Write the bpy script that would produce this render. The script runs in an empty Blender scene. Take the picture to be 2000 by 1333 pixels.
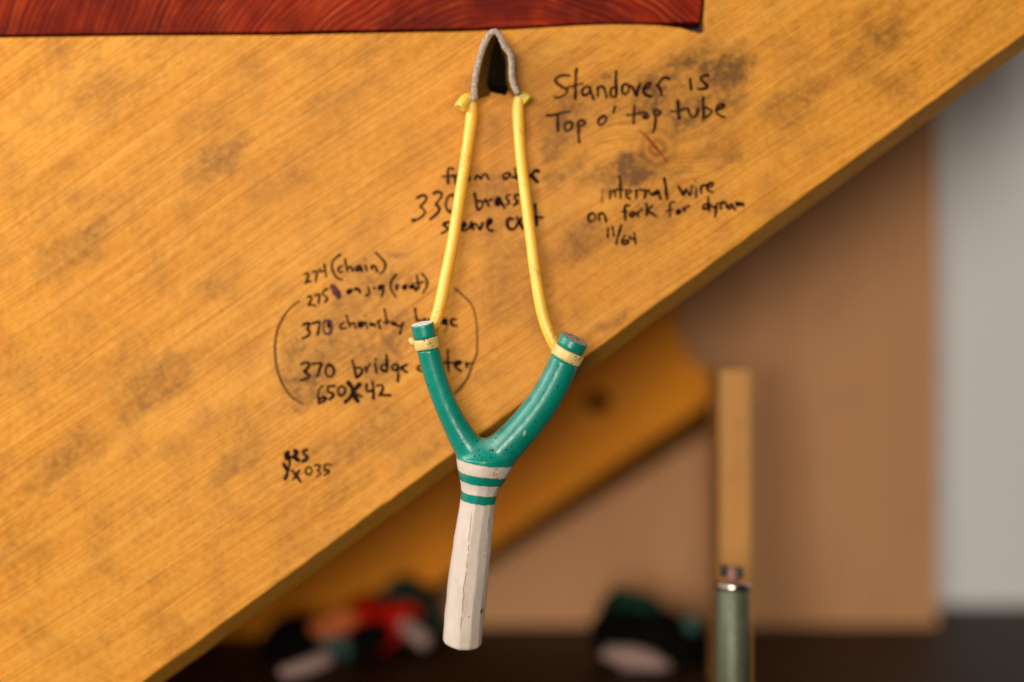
import bpy, bmesh, math, random
import numpy as np
from mathutils import Vector

random.seed(7)
rng = np.random.default_rng(7)
scene = bpy.context.scene
COL = scene.collection

# ------------------------------------------------------------------ camera, world, lamps, exposure
U = 0.00031            # metres per photo pixel at the slingshot (one metre from the lens)
cam_d = bpy.data.cameras.new('camera')
cam = bpy.data.objects.new('camera', cam_d)
COL.objects.link(cam)
cam.location = (0, -1.0, 0)
cam.rotation_euler = (math.radians(90), 0, 0)
cam_d.sensor_width = 36
cam_d.lens = 36 / (2000 * U)
cam_d.clip_start = 0.02
cam_d.clip_end = 50
cam_d.dof.use_dof = True
cam_d.dof.focus_distance = 0.993
cam_d.dof.aperture_fstop = 1.08
cam_d.dof.aperture_blades = 9
scene.camera = cam

world = bpy.data.worlds.new('World')
scene.world = world
world.use_nodes = True
bg = world.node_tree.nodes['Background']
bg.inputs['Color'].default_value = (1.0, 0.93, 0.85, 1)
bg.inputs['Strength'].default_value = 0.015

def area(name, loc, target, sx, sy, energy, color):
    d = bpy.data.lights.new(name, 'AREA')
    d.shape = 'RECTANGLE'
    d.size, d.size_y, d.energy, d.color = sx, sy, energy, color
    o = bpy.data.objects.new(name, d)
    COL.objects.link(o)
    o.location = loc
    o.rotation_euler = (Vector(target) - Vector(loc)).to_track_quat('-Z', 'Y').to_euler()
    return o

area('window_light', (-1.30, -1.05, 0.95), (0.0, 0.0, -0.02), 0.9, 0.9, 20, (1.0, 0.97, 0.93))
area('sheen_light', (-1.0, -0.22, 0.42), (0.02, 0.0, 0.0), 0.30, 0.7, 7.5, (0.98, 0.98, 1.0))  # added strip lamp for the sheen on fork and tubes, no known window
area('room_light', (-0.30, -2.2, 0.13), (0, 0, -0.05), 0.8, 0.6, 46, (1.0, 0.91, 0.80))

scene.view_settings.view_transform = 'Standard'
scene.view_settings.look = 'None'
scene.view_settings.exposure = -0.08
scene.view_settings.gamma = 1
scene.view_settings.use_curve_mapping = False
scene.render.engine = 'CYCLES'
scene.cycles.use_denoising = True
scene.cycles.max_bounces = 8

# ------------------------------------------------------------------ helpers
def P(px, py, y=0.0):
    k = U * (1.0 + y)
    return Vector(((px - 1000) * k, y, (666.5 - py) * k))

def mesh_obj(name, verts, faces, mats, parent=None, smooth=False, fmat=None, origin=None):
    me = bpy.data.meshes.new(name)
    me.from_pydata([tuple(v) for v in verts], [], [tuple(f) for f in faces])
    for m in (mats if isinstance(mats, (list, tuple)) else [mats]):
        me.materials.append(m)
    if fmat is not None:
        me.polygons.foreach_set('material_index', list(fmat))
    if smooth:
        me.polygons.foreach_set('use_smooth', [True] * len(me.polygons))
    me.update()
    o = bpy.data.objects.new(name, me)
    COL.objects.link(o)
    place(o, parent, origin)
    return o

def place(o, parent=None, origin=None):
    """give the mesh an origin of its own and parent it without moving it"""
    me = o.data
    if origin is None:
        n = len(me.vertices)
        co = np.empty(n * 3); me.vertices.foreach_get('co', co); co = co.reshape(-1, 3)
        origin = Vector(((co[:, 0].min() + co[:, 0].max()) / 2, (co[:, 1].min() + co[:, 1].max()) / 2, co[:, 2].min()))
    origin = Vector(origin)
    from mathutils import Matrix
    me.transform(Matrix.Translation(-origin))
    w = origin.copy()
    p = parent
    while p is not None:
        w -= p.location
        p = p.parent
    o.location = w
    o.parent = parent

def empty(name, loc):
    o = bpy.data.objects.new(name, None)
    o.empty_display_size = 0.02
    COL.objects.link(o)
    o.location = loc
    return o

def tag(o, label=None, cat=None, group=None, kind=None):
    if label: o['label'] = label
    if cat: o['category'] = cat
    if group: o['group'] = group
    if kind: o['kind'] = kind
    return o

def bevel(o, w, seg=2):
    bm = bmesh.new(); bm.from_mesh(o.data)
    es = [e for e in bm.edges if len(e.link_faces) == 2 and e.calc_face_angle(0) > 0.5]
    bmesh.ops.bevel(bm, geom=es, offset=w, segments=seg, profile=0.6, affect='EDGES', clamp_overlap=True)
    bm.to_mesh(o.data); bm.free()

def catmull(pts, n=8):
    pts = [np.array(p, float) for p in pts]
    if len(pts) < 3:
        return [pts[0] + (pts[-1] - pts[0]) * t for t in np.linspace(0, 1, n)]
    ext = [2 * pts[0] - pts[1]] + pts + [2 * pts[-1] - pts[-2]]
    out = []
    for i in range(1, len(ext) - 2):
        p0, p1, p2, p3 = ext[i - 1:i + 3]
        for t in np.linspace(0, 1, n, endpoint=False):
            out.append(0.5 * (2 * p1 + (p2 - p0) * t + (2 * p0 - 5 * p1 + 4 * p2 - p3) * t * t + (3 * p1 - p0 - 3 * p2 + p3) * t ** 3))
    out.append(pts[-1])
    return out

def tube(path, radii, seg=20, hollow=0.0, hollow_ends=(False, False)):
    """swept circle along 3-D points with per-point radius; ends closed, or open with a bore"""
    path = [Vector(p) for p in path]
    V, F = [], []
    n = len(path)
    ref = Vector((0, 1, 0))
    for i, p in enumerate(path):
        t = (path[min(i + 1, n - 1)] - path[max(i - 1, 0)]).normalized()
        a = (ref - t * ref.dot(t)).normalized()
        b = t.cross(a)
        for k in range(seg):
            th = 2 * math.pi * k / seg
            V.append(p + (a * math.cos(th) + b * math.sin(th)) * radii[i])
    for i in range(n - 1):
        for k in range(seg):
            F.append((i * seg + k, i * seg + (k + 1) % seg, (i + 1) * seg + (k + 1) % seg, (i + 1) * seg + k))
    for end, op in zip((0, n - 1), hollow_ends):
        base = end * seg
        t = (path[1] - path[0]).normalized() if end == 0 else (path[-2] - path[-1]).normalized()
        ring = list(range(base, base + seg))
        if op:
            c = path[end]
            r1 = len(V)
            for k in range(seg): V.append(c + (V[base + k] - c) * hollow - t * 0.0003)
            r2 = len(V)
            for k in range(seg): V.append(c + (V[base + k] - c) * hollow + t * 0.006)
            for k in range(seg):
                k2 = (k + 1) % seg
                q1 = (base + k, r1 + k, r1 + k2, base + k2); q2 = (r1 + k, r2 + k, r2 + k2, r1 + k2)
                F.append(q1 if end == 0 else q1[::-1]); F.append(q2 if end == 0 else q2[::-1])
            cap = [r2 + k for k in range(seg)]
            F.append(tuple(cap[::-1]) if end == 0 else tuple(cap))
        else:
            F.append(tuple(ring[::-1]) if end == 0 else tuple(ring))
    return V, F

def prism(poly, y0, y1, back_shift=None):
    """polygon in photo pixels at depth y0, carried straight back to y1"""
    n = len(poly)
    f = [P(a, b, y0) for a, b in poly]
    back = []
    for i, v in enumerate(f):
        w = Vector((v.x, y1, v.z))
        if back_shift: w += Vector((back_shift[i][0], 0, back_shift[i][1]))
        back.append(w)
    V = f + back
    F = [tuple(range(n))[::-1], tuple(range(n, 2 * n))]
    for i in range(n):
        j = (i + 1) % n
        F.append((i, j, n + j, n + i))
    bm = bmesh.new()
    vs = [bm.verts.new(v) for v in V]
    for q in F: bm.faces.new([vs[i] for i in q])
    bmesh.ops.recalc_face_normals(bm, faces=bm.faces)
    me = bpy.data.meshes.new('tmp'); bm.to_mesh(me); bm.free()
    V2 = [v.co.copy() for v in me.vertices]; F2 = [tuple(p.vertices) for p in me.polygons]
    bpy.data.meshes.remove(me)
    return V2, F2

# ------------------------------------------------------------------ material helper
class M:
    def __init__(s, name):
        s.m = bpy.data.materials.new(name); s.m.use_nodes = True
        s.t = s.m.node_tree
        s.b = s.t.nodes['Principled BSDF']
    def n(s, kind, **kw):
        nd = s.t.nodes.new(kind)
        for k, v in kw.items(): setattr(nd, k, v)
        return nd
    def put(s, sock, v):
        if v is None: return
        if isinstance(v, bpy.types.NodeSocket): s.t.links.new(v, sock)
        else:
            if hasattr(sock.default_value, '__len__') and not hasattr(v, '__len__'): v = (v,) * len(sock.default_value)
            if sock.type == 'RGBA' and len(v) == 3: v = (*v, 1)
            sock.default_value = v
    def pos(s):
        return s.n('ShaderNodeNewGeometry').outputs['Position']
    def math(s, op, a, b=None, c=None, clamp=False):
        nd = s.n('ShaderNodeMath', operation=op); nd.use_clamp = clamp
        for i, v in enumerate((a, b, c)): s.put(nd.inputs[i], v) if v is not None else None
        return nd.outputs[0]
    def vmath(s, op, a, b=None):
        nd = s.n('ShaderNodeVectorMath', operation=op)
        s.put(nd.inputs[0], a)
        if b is not None: s.put(nd.inputs[1], b)
        return nd.outputs['Value'] if op in ('DOT_PRODUCT', 'LENGTH', 'DISTANCE') else nd.outputs['Vector']
    def comb(s, x, y, z):
        nd = s.n('ShaderNodeCombineXYZ')
        for i, v in enumerate((x, y, z)): s.put(nd.inputs[i], v)
        return nd.outputs[0]
    def noise(s, vec, scale, detail=3, rough=0.55, dist=0.0, out='Fac'):
        nd = s.n('ShaderNodeTexNoise')
        s.put(nd.inputs['Vector'], vec); nd.inputs['Scale'].default_value = scale
        nd.inputs['Detail'].default_value = detail; nd.inputs['Roughness'].default_value = rough
        nd.inputs['Distortion'].default_value = dist
        return nd.outputs[out]
    def rng(s, v, a, b, c=0.0, d=1.0, smooth=False):
        nd = s.n('ShaderNodeMapRange', clamp=True)
        if smooth: nd.interpolation_type = 'SMOOTHSTEP'
        s.put(nd.inputs[0], v)
        for i, q in enumerate((a, b, c, d)): nd.inputs[i + 1].default_value = q
        return nd.outputs[0]
    def mix(s, f, a, b, blend='MIX'):
        nd = s.n('ShaderNodeMix', data_type='RGBA', blend_type=blend)
        s.put(nd.inputs['Factor'], f)
        ia = [i for i in nd.inputs if i.type == 'RGBA']
        s.put(ia[0], a); s.put(ia[1], b)
        return [o for o in nd.outputs if o.type == 'RGBA'][0]
    def ramp(s, f, stops, interp='LINEAR'):
        nd = s.n('ShaderNodeValToRGB'); cr = nd.color_ramp; cr.interpolation = interp
        while len(cr.elements) < len(stops): cr.elements.new(0.5)
        for e, (p, c) in zip(cr.elements, stops): e.position = p; e.color = (*c, 1)
        s.put(nd.inputs[0], f)
        return nd.outputs[0]
    def bump(s, h, strength=0.3, dist=0.001):
        nd = s.n('ShaderNodeBump'); nd.inputs['Strength'].default_value = strength; nd.inputs['Distance'].default_value = dist
        s.put(nd.inputs['Height'], h); s.put(s.b.inputs['Normal'], nd.outputs[0])
    def out(s, color=None, rough=None, spec=None, **kw):
        s.put(s.b.inputs['Base Color'], color) if color is not None else None
        if rough is not None: s.put(s.b.inputs['Roughness'], rough)
        if spec is not None: s.b.inputs['Specular IOR Level'].default_value = spec
        for k, v in kw.items(): s.put(s.b.inputs[k.replace('_', ' ')], v)
        return s.m

def ellipse_mask(m, vec, cx, cy, rx, ry, rot, y, soft=(1.0, 0.25)):
    """1 inside an ellipse given in photo pixels on the plane at depth y, 0 outside"""
    c = P(cx, cy, y); k = U * (1 + y)
    nd = m.n('ShaderNodeMapping', vector_type='TEXTURE')
    m.put(nd.inputs['Vector'], vec)
    nd.inputs['Location'].default_value = c
    nd.inputs['Rotation'].default_value = (0, -math.radians(rot), 0)
    nd.inputs['Scale'].default_value = (rx * k, 10.0, ry * k)
    return m.rng(m.vmath('LENGTH', nd.outputs[0]), soft[0], soft[1], 0, 1, True)

def wood(name, alpha, c_dark, c_mid, c_light, dirt=None, smudges=(), y=0.0, grain=1.0, knot=None, rough=0.5):
    m = M(name); p = m.pos()
    a = math.radians(alpha)
    u = m.vmath('DOT_PRODUCT', p, (math.cos(a), 0, math.sin(a)))
    v = m.vmath('DOT_PRODUCT', p, (-math.sin(a), 0, math.cos(a)))
    yy = m.vmath('DOT_PRODUCT', p, (0, 1, 0))
    if knot:
        kd = m.vmath('DISTANCE', p, P(knot[0], knot[1], y))
        bell = m.math('POWER', 2.718, m.math('MULTIPLY', -1, m.math('POWER', m.math('DIVIDE', kd, knot[2] * U), 2)))
        cu = m.math('SUBTRACT', v, P(knot[0], knot[1], y).dot(Vector((-math.sin(a), 0, math.cos(a)))))
        v = m.math('ADD', v, m.math('MULTIPLY', m.math('MULTIPLY', bell, cu), 1.6))
    warp = m.math('MULTIPLY', m.noise(p, 4, 2), 0.014)
    v2 = m.math('ADD', v, warp)
    def g(su, sv, det=3, ro=0.55):
        return m.noise(m.comb(m.math('MULTIPLY', u, su * grain), m.math('MULTIPLY', yy, 60 * grain), m.math('MULTIPLY', v2, sv * grain)), 1.0, det, ro)
    fine, mid, broad, hair = g(9, 470, 3, 0.6), g(4, 150, 3), g(2.5, 24, 2), g(40, 1400, 2)
    mott = m.noise(p, 210, 5, 0.7)
    lines = m.rng(m.math('SINE', m.math('ADD', m.math('MULTIPLY', v2, 2450 * grain), m.math('MULTIPLY', g(3, 60, 3, 0.6), 26))), -1, 1)
    f = m.math('ADD', m.math('ADD', m.math('MULTIPLY', fine, 0.34), m.math('ADD', m.math('MULTIPLY', mott, 0.34), m.math('MULTIPLY', lines, 0.085))), m.math('ADD', m.math('MULTIPLY', mid, 0.14), m.math('MULTIPLY', broad, 0.15)))
    col = m.ramp(f, [(0.37, c_dark), (0.48, c_mid), (0.61, c_light)])
    # short dark pores lying along the grain
    pores = m.rng(m.math('MULTIPLY', g(95, 900, 1), m.noise(p, 16, 2)), 0.34, 0.42)
    col = m.mix(m.math('MULTIPLY', pores, 0.35), col, tuple(x * 0.45 for x in c_dark))
    col = m.mix(m.math('MULTIPLY', m.rng(hair, 0.55, 0.75), 0.18), col, c_light)
    if dirt:
        wv = m.vmath('ADD', p, m.vmath('MULTIPLY', m.vmath('SUBTRACT', m.noise(p, 45, 3, out='Color'), (0.5, 0.5, 0.5)), (0.03, 0, 0.03)))
        tot = None
        for cx, cy, rx, ry, ro, st in smudges:
            e = m.math('MULTIPLY', ellipse_mask(m, wv, cx, cy, rx, ry, ro, y, (1.35, 0.35)), st)
            tot = e if tot is None else m.math('MAXIMUM', tot, e)
        patch = m.rng(g(26, 52, 4, 0.65), 0.38, 0.62)
        blot = m.rng(m.noise(p, 110, 5, 0.7), 0.40, 0.60)
        base_d = m.math('MULTIPLY', m.math('MULTIPLY', m.rng(m.noise(p, 26, 5, 0.62), 0.47, 0.66), m.rng(m.noise(p, 330, 4, 0.7), 0.35, 0.60, 0.45, 1.0)), 0.46)
        if tot is not None:
            k = m.math('MULTIPLY', m.math('MULTIPLY', tot, m.rng(m.noise(p, 300, 4, 0.7), 0.36, 0.58, 0.5, 1.05)), m.math('ADD', 0.50, m.math('MULTIPLY', m.math('ADD', patch, blot), 0.60)))
            base_d = m.math('MAXIMUM', base_d, k)
        col = m.mix(base_d, col, dirt)
    if knot:
        rings = m.math('SINE', m.math('ADD', m.math('MULTIPLY', kd, 900), m.math('MULTIPLY', m.noise(p, 40, 2), 9)))
        kc = m.mix(m.rng(rings, -1, 1), tuple(x * 0.85 for x in c_mid), tuple(x * 0.55 for x in c_dark))
        col = m.mix(m.math('MULTIPLY', m.rng(kd, knot[2] * U * 1.0, knot[2] * U * 0.25), 0.75), col, kc)
    m.bump(m.math('ADD', fine, m.math('MULTIPLY', pores, -0.5)), 0.12, 0.0006)
    return m.out(col, rough, 0.12)

def simple(name, color, rough=0.6, spec=0.4, vary=0.25, scale=60, bump=0.15, **kw):
    m = M(name); p = m.pos()
    f = m.noise(p, scale, 4, 0.6)
    col = m.mix(m.rng(f, 0.3, 0.7), tuple(c * (1 - vary) for c in color), tuple(min(1, c * (1 + vary)) for c in color))
    if bump: m.bump(m.noise(p, scale * 4, 3), bump, 0.001)
    return m.out(col, rough, spec, **kw)

# ------------------------------------------------------------------ the setting: pale wall
YW = 0.62                      # wall
YB = 0.038                     # front of the written board
YP = 0.50                      # backing panel
ZB = -(1222 - 666.5) * U * (1 + YP)  # bench top
m = M('painted_plaster'); p = m.pos()
pl = m.noise(p, 3, 4)
m.bump(m.noise(p, 90, 4), 0.1, 0.001)
wall_mat = m.out(m.mix(pl, (0.84, 0.83, 0.81), (0.88, 0.87, 0.86)), 0.8, 0.2)
V = [(-3, YW, -1.6), (3, YW, -1.6), (3, YW, 2), (-3, YW, 2), (-3, YW + .1, -1.6), (3, YW + .1, -1.6), (3, YW + .1, 2), (-3, YW + .1, 2)]
F = [(0, 1, 2, 3), (5, 4, 7, 6), (4, 0, 3, 7), (1, 5, 6, 2), (3, 2, 6, 7), (4, 5, 1, 0)]
w = mesh_obj('wall', V, F, wall_mat)
tag(w, 'plain pale painted wall behind the wooden boards and the workbench', 'wall', kind='structure')

# ------------------------------------------------------------------ red timber
rm = M('red_stained_end_grain'); p = rm.pos()
c = P(1000, 400, 0.045)
off = rm.vmath('SUBTRACT', p, c)
xz = rm.vmath('MULTIPLY', off, (1, 0, 1))
d = rm.vmath('LENGTH', xz)
d = rm.math('ADD', d, rm.math('MULTIPLY', rm.noise(p, 16, 2, 0.5), 0.022))
r1 = rm.math('SINE', rm.math('MULTIPLY', d, 1500))
r1 = rm.math('ADD', rm.math('MULTIPLY', rm.rng(r1, -1, 1), 0.11), rm.math('MULTIPLY', rm.noise(rm.comb(rm.math('MULTIPLY', d, 520), 0, rm.math('MULTIPLY', rm.vmath('DOT_PRODUCT', off, (1, 0, 0)), 20)), 1, 4, 0.7), 0.95))
col = rm.ramp(r1, [(0.24, (0.07, 0.003, 0.0006)), (0.46, (0.21, 0.009, 0.001)), (0.62, (0.36, 0.036, 0.004)), (0.84, (0.52, 0.16, 0.05))])
big = rm.rng(rm.noise(p, 16, 4, 0.6), 0.42, 0.60)
ends = rm.rng(rm.vmath('LENGTH', rm.vmath('MULTIPLY', off, (1, 0, 0))), 0.055, 0.135)
big = rm.math('MAXIMUM', big, rm.math('MULTIPLY', ends, rm.rng(rm.noise(p, 30, 3), 0.3, 0.6)))
col = rm.mix(rm.math('MULTIPLY', big, 0.78), col, (0.07, 0.003, 0.001))
pit = rm.rng(rm.noise(p, 120, 2), 0.70, 0.76)
col = rm.mix(pit, col, (0.02, 0.004, 0.002))
rm.bump(r1, 0.08, 0.0006)
red_mat = rm.out(col, 0.5, 0.05)
beam_poly = [(-1500, -560), (1377, -560), (1371, 2), (1366, 43), (1300, 45), (1240, 45), (1130, 46), (1000, 53), (820, 58), (640, 60), (557, 63), (300, 65), (-1500, 84)]  # top and left end lengthened out of view to block the lamps
V, F = prism(beam_poly, YB + 0.004, YW)
beam = mesh_obj('timber_beam', V, F, red_mat)
bevel(beam, 0.0006)
tag(beam, 'red stained timber with curved end grain along the top', 'timber')

# ------------------------------------------------------------------ the written board
smudges = [
    (420, 320, 90, 40, 36, .45), (300, 760, 110, 50, 36, .5), (470, 900, 90, 30, 36, .4), (150, 480, 110, 40, 36, .45), (120, 900, 120, 40, 36, .45), (430, 560, 60, 30, 30, .35), (1560, 200, 90, 40, 36, .5), (1700, 90, 110, 40, 36, .45), (180, 180, 100, 24, 36, .3),
    (1335, 120, 120, 30, 36, .65), (1405, 140, 80, 45, 36, .85), (1285, 185, 80, 48, 20, .8), (1340, 225, 65, 48, 30, .8), (1420, 300, 50, 26, 36, .5), (1187, 146, 18, 12, 10, .7),
    (1110, 250, 80, 34, 30, .65), (1180, 200, 120, 60, 36, .35), (1280, 420, 130, 50, 36, .35), (1000, 520, 140, 50, 36, .35), (700, 620, 160, 80, 36, .42), (980, 400, 110, 90, 36, .38), (1330, 170, 130, 80, 36, .45), (1125, 195, 40, 16, 40, .35), (1420, 190, 40, 60, 36, .5), (1238, 332, 48, 34, 8, 1.0), (1262, 322, 60, 40, 20, .7), (1180, 335, 75, 22, 30, .55), (1300, 335, 70, 30, 20, .45),
    (1390, 270, 70, 26, 40, .45), (1100, 340, 60, 24, 35, .5), (965, 365, 45, 60, 60, .55), (1075, 290, 40, 22, 30, .55), (965, 455, 60, 40, 40, .45), (1120, 480, 85, 40, 36, .5),
    (905, 360, 60, 30, 60, .35), (1040, 560, 60, 24, 36, .3), (1190, 628, 50, 14, 36, .5), (745, 565, 75, 26, 20, .55), (783, 496, 22, 12, 0, .55), (690, 535, 60, 26, 20, .35),
    (765, 640, 60, 40, 40, .55), (655, 690, 85, 48, 40, .6), (598, 750, 64, 46, 10, .75), (580, 690, 30, 40, 20, .6), (700, 760, 70, 26, 36, .45), (590, 640, 60, 30, 40, .35), (740, 700, 80, 40, 30, .5),
    (870, 690, 40, 60, 40, .3), (720, 850, 120, 40, 36, .4), (840, 880, 90, 24, 36, .35), (680, 950, 80, 26, 36, .35), (600, 880, 60, 22, 36, .35), (930, 740, 80, 20, 36, .25), (640, 200, 60, 30, 36, .28), (700, 170, 60, 18, 36, .28),
    (1010, 420, 40, 60, 80, .3), (650, 115, 60, 16, 36, .2), (1240, 440, 60, 30, 36, .35), (1040, 240, 50, 30, 36, .35)]
board_mat = wood('pine_board', 34, (0.40, 0.135, 0.009), (0.57, 0.215, 0.017), (0.70, 0.310, 0.045),
                 dirt=(0.165, 0.066, 0.013), smudges=smudges, y=YB, knot=(1283, 290, 62), rough=0.48)
edge_mat = wood('board_cut_edge', 34, (0.40, 0.16, 0.016), (0.50, 0.21, 0.024), (0.58, 0.27, 0.04), y=YB, rough=0.6)
random.seed(3)
NB = 210
XL, XR = -1500, 2300  # left end carried far out of view to keep lamp light off the background
py_bench = 666.5 - ZB / (U * (1 + YB)) - 1
def low(x): return min(475 - (x - 1444) * 0.7354, py_bench)
bp = [(XL, low(XL))]
for i in range(1, NB):                       # the sawn lower edge, a little ragged
    x = XL + (XR - XL) * i / NB
    y_ = low(x)
    bp.append((x + random.uniform(-.6, .6), y_ + random.uniform(-1.0, 1.0)))
bp += [(XR, low(XR)), (XR, -555), (1384, -555), (1378, 0), (1375, 40), (1378, 60), (1368, 66), (1352, 62), (1330, 55), (1290, 50), (1250, 48.5), (1190, 48), (1130, 50), (1000, 58), (900, 62), (780, 64), (660, 66.5), (590, 68), (560, 69), (300, 70), (0, 74), (XL, 92)]
V, F = prism(bp, YB, YB + 0.022)
# the lower edge is sawn at a slant, so its face looks forward and down
nn = len(bp)
V = [Vector(v) for v in V]
for i in range(nn, 2 * nn):
    if i - nn <= NB:
        t = 0.5
        V[i] += Vector((0.35, 0, -0.94)) * (U * 31 * (1.0 if bp[i - nn][0] > 140 else 0.0)) 
board = empty('wooden_board', P(800, 700, YB + 0.011))
fm = []
pan = mesh_obj('panel', V, F, [board_mat, edge_mat], board)
for pl_ in pan.data.polygons:
    pl_.material_index = 0 if abs(pl_.normal.y) > 0.9 else 1
bevel(pan, 0.0007, 2)
for pl_ in pan.data.polygons:
    pl_.use_smooth = False
V, F = prism([(1371.8, -540), (1440, -540), (1440, 90), (1290, 90), (1290, 58), (1366, 58), (1366, 30), (1371.8, 20)], YB + 0.0228, YB + 0.045)
mesh_obj('gap_filler', V, F, simple('gap_shade', (0.03, 0.012, 0.006)), board)  # added dark block standing in for the shade in the notch gap
tag(board, 'large orange pine board covered in black handwritten workshop notes', 'wooden board')

# ---- handwriting: marker strokes traced over the wood
def ink_mat(name, c0, c1):
    m = M(name); p = m.pos()
    f = m.noise(p, 260, 3, 0.6)
    return m.out(m.mix(m.rng(f, 0.35, 0.7), c0, c1), 0.9, 0.0)
INK = [ink_mat('marker_ink', (0.008, 0.003, 0.004), (0.030, 0.011, 0.008)),
       ink_mat('thin_marker_ink', (0.024, 0.009, 0.008), (0.075, 0.030, 0.012)),
       ink_mat('faded_marker_ink', (0.24, 0.10, 0.03), (0.36, 0.155, 0.032)),
       ink_mat('purple_marker_ink', (0.075, 0.022, 0.030), (0.14, 0.05, 0.045)),
       ink_mat('knot_crack_stain', (0.16, 0.028, 0.004), (0.30, 0.07, 0.008))]

INKW = 1.34
_lift = [0]
def ink(strokes, x0, y0, s, name='handwriting', label=None, w=4.3):
    V, F, fm = [], [], []
    for st in strokes:
        mat, ww, pts = 0, w, st
        if isinstance(st, tuple): mat, ww, pts = st[0], st[1], st[2]
        pts = [(x0 + a / s, y0 + b / s) for a, b in zip(pts[0::2], pts[1::2])]
        if len(pts) == 1: pts = [(pts[0][0] - .6, pts[0][1]), (pts[0][0] + .6, pts[0][1] + .3)]
        ww *= INKW
        q = np.array(catmull(pts, 7))
        dv = np.gradient(q, axis=0); dv /= (np.linalg.norm(dv, axis=1, keepdims=True) + 1e-9)
        # rounded ends
        e0 = [q[0] - dv[0] * ww * .5 * k for k in (1, .8, .45)]; e1 = [q[-1] + dv[-1] * ww * .5 * k for k in (.45, .8, 1)]
        wid = ww * (0.93 + 0.16 * np.sin(np.linspace(0, rng.uniform(3, 9), len(q)) + rng.uniform(0, 6)))
        wid = np.concatenate([ww * np.array([.15, .6, .9]), wid, ww * np.array([.9, .6, .15])])
        q = np.vstack([e0, q, e1]); dv = np.vstack([[dv[0]] * 3, dv, [dv[-1]] * 3])
        _lift[0] = (_lift[0] + 1) % 40
        lift = 0.00004 + _lift[0] * 0.0000025
        b = len(V)
        for (x, y_), (dx, dy), wd in zip(q, dv, wid):
            j = rng.uniform(-.25, .25)
            V.append(P(x - dy * (wd / 2 + j), y_ + dx * (wd / 2 + j), YB - lift + 0.00003))
            V.append(P(x, y_, YB - lift - 0.00012))
            V.append(P(x + dy * wd / 2, y_ - dx * wd / 2, YB - lift + 0.00003))
        for i in range(len(q) - 1):
            a = b + 3 * i
            F += [(a, a + 1, a + 4, a + 3), (a + 1, a + 2, a + 5, a + 4)]; fm += [mat, mat]
    o = mesh_obj(name, V, F, INK, board, smooth=True, fmat=fm)
    if label: o['label'] = label
    return o

def off(strokes, dx, dy):
    out = []
    for st in strokes:
        f = lambda L: [v + (dx if i % 2 == 0 else dy) for i, v in enumerate(L)]
        out.append((st[0], st[1], f(st[2])) if isinstance(st, tuple) else f(st))
    return out
def resc(strokes, a, b, k):   # bring strokes of another zoom scale into this one
    out = []
    for st in strokes:
        f = lambda L: [v * k + (a if i % 2 == 0 else b) for i, v in enumerate(L)]
        out.append((st[0], st[1], f(st[2])) if isinstance(st, tuple) else f(st))
    return out

A = [(1, 4.6, [430,155,380,145,310,150,240,180,205,225,230,270,290,320,360,360,400,390,385,435,340,475,270,505,200,505]),
     (1, 5.2, [550,45,540,150,535,300,535,420,530,525]), (1, 3.6, [410,345,480,325,560,300,650,285]),
     [765,340,710,330,660,365,640,420,665,468,710,465,755,430,775,370,765,340], [775,345,785,410,805,470,832,535],
     [890,345,897,400,897,480], [897,360,930,330,980,335,1015,390,1030,450,1040,500],
     [1180,340,1130,350,1100,410,1110,475,1140,502,1185,490], (0, 5, [1195,85,1190,200,1195,330,1200,420,1190,495]),
     [1340,285,1300,320,1290,390,1310,440,1355,450,1395,400,1400,330,1360,290,1335,288], (0, 5, [1400,310,1450,330,1490,400,1525,472,1545,400,1585,290])]
B = [(0, 4.8, [70,375,130,350,172,310,168,275,135,275,90,310,55,370,60,430,110,470,180,490]),
     (0, 5.4, [350,465,335,380,295,325,282,305]), (0, 5, [285,310,330,240,380,190,430,185,470,200]),
     (0, 5, [812,215,825,290,832,375]), (2, 5, [830,35]),
     (0, 5, [1110,150,1060,148,1000,170,990,215,1040,260,1090,310,1080,350,1020,370,955,370])]
ink(A + off(B, 190 * 8.33, 0), 1060, 130, 8.33, label='black handwriting reading Standover is')
A = [(1, 4.6, [65,800,150,795,250,775,340,745,430,740]), (1, 5, [245,780,245,870,245,960,252,1045]),
     (1, 4.6, [420,905,375,930,360,990,375,1045,420,1045,470,1000,480,930,440,905,415,908]),
     (1, 4.4, [565,940,600,885,650,880,688,910,670,950,620,970,580,970]), (1, 5, [578,955,585,1050,585,1150,597,1230]),
     (1, 4.6, [960,820,915,860,905,920,935,955,985,935,1030,880,1030,830,990,805,955,825]), (1, 4.6, [1175,660,1150,742]),
     (1, 4.6, [1490,640,1485,760,1480,850,1480,925]), (1, 4, [1370,790,1450,790,1550,770,1660,745])]
B = [(0, 4, [60,750,110,760,137,800,120,840,75,845,60,820,85,800]),
     (1, 4.6, [215,765,240,710,290,718,335,750,300,790,250,800]), (1, 4.6, [238,740,255,830,250,920,235,1000,215,1065]),
     (0, 5, [615,565,620,660,625,760,640,850]), (1, 4.2, [515,730,600,730,690,700,780,680]),
     (1, 4.6, [790,700,800,760,830,815,870,825,920,790,945,720,945,690]),
     (0, 4.6, [1030,510,1030,620,1035,740,1030,850]), (1, 4.4, [1045,660,1110,690,1170,730,1130,790,1035,845]),
     (0, 4.6, [1250,705,1320,680,1367,650,1350,618,1290,625,1250,670,1235,730,1270,780,1330,815,1370,825])]
ink(A + off(B, 190 * 8.33, 0), 1060, 130, 8.33, label="black handwriting reading Top o' top tube")
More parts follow.
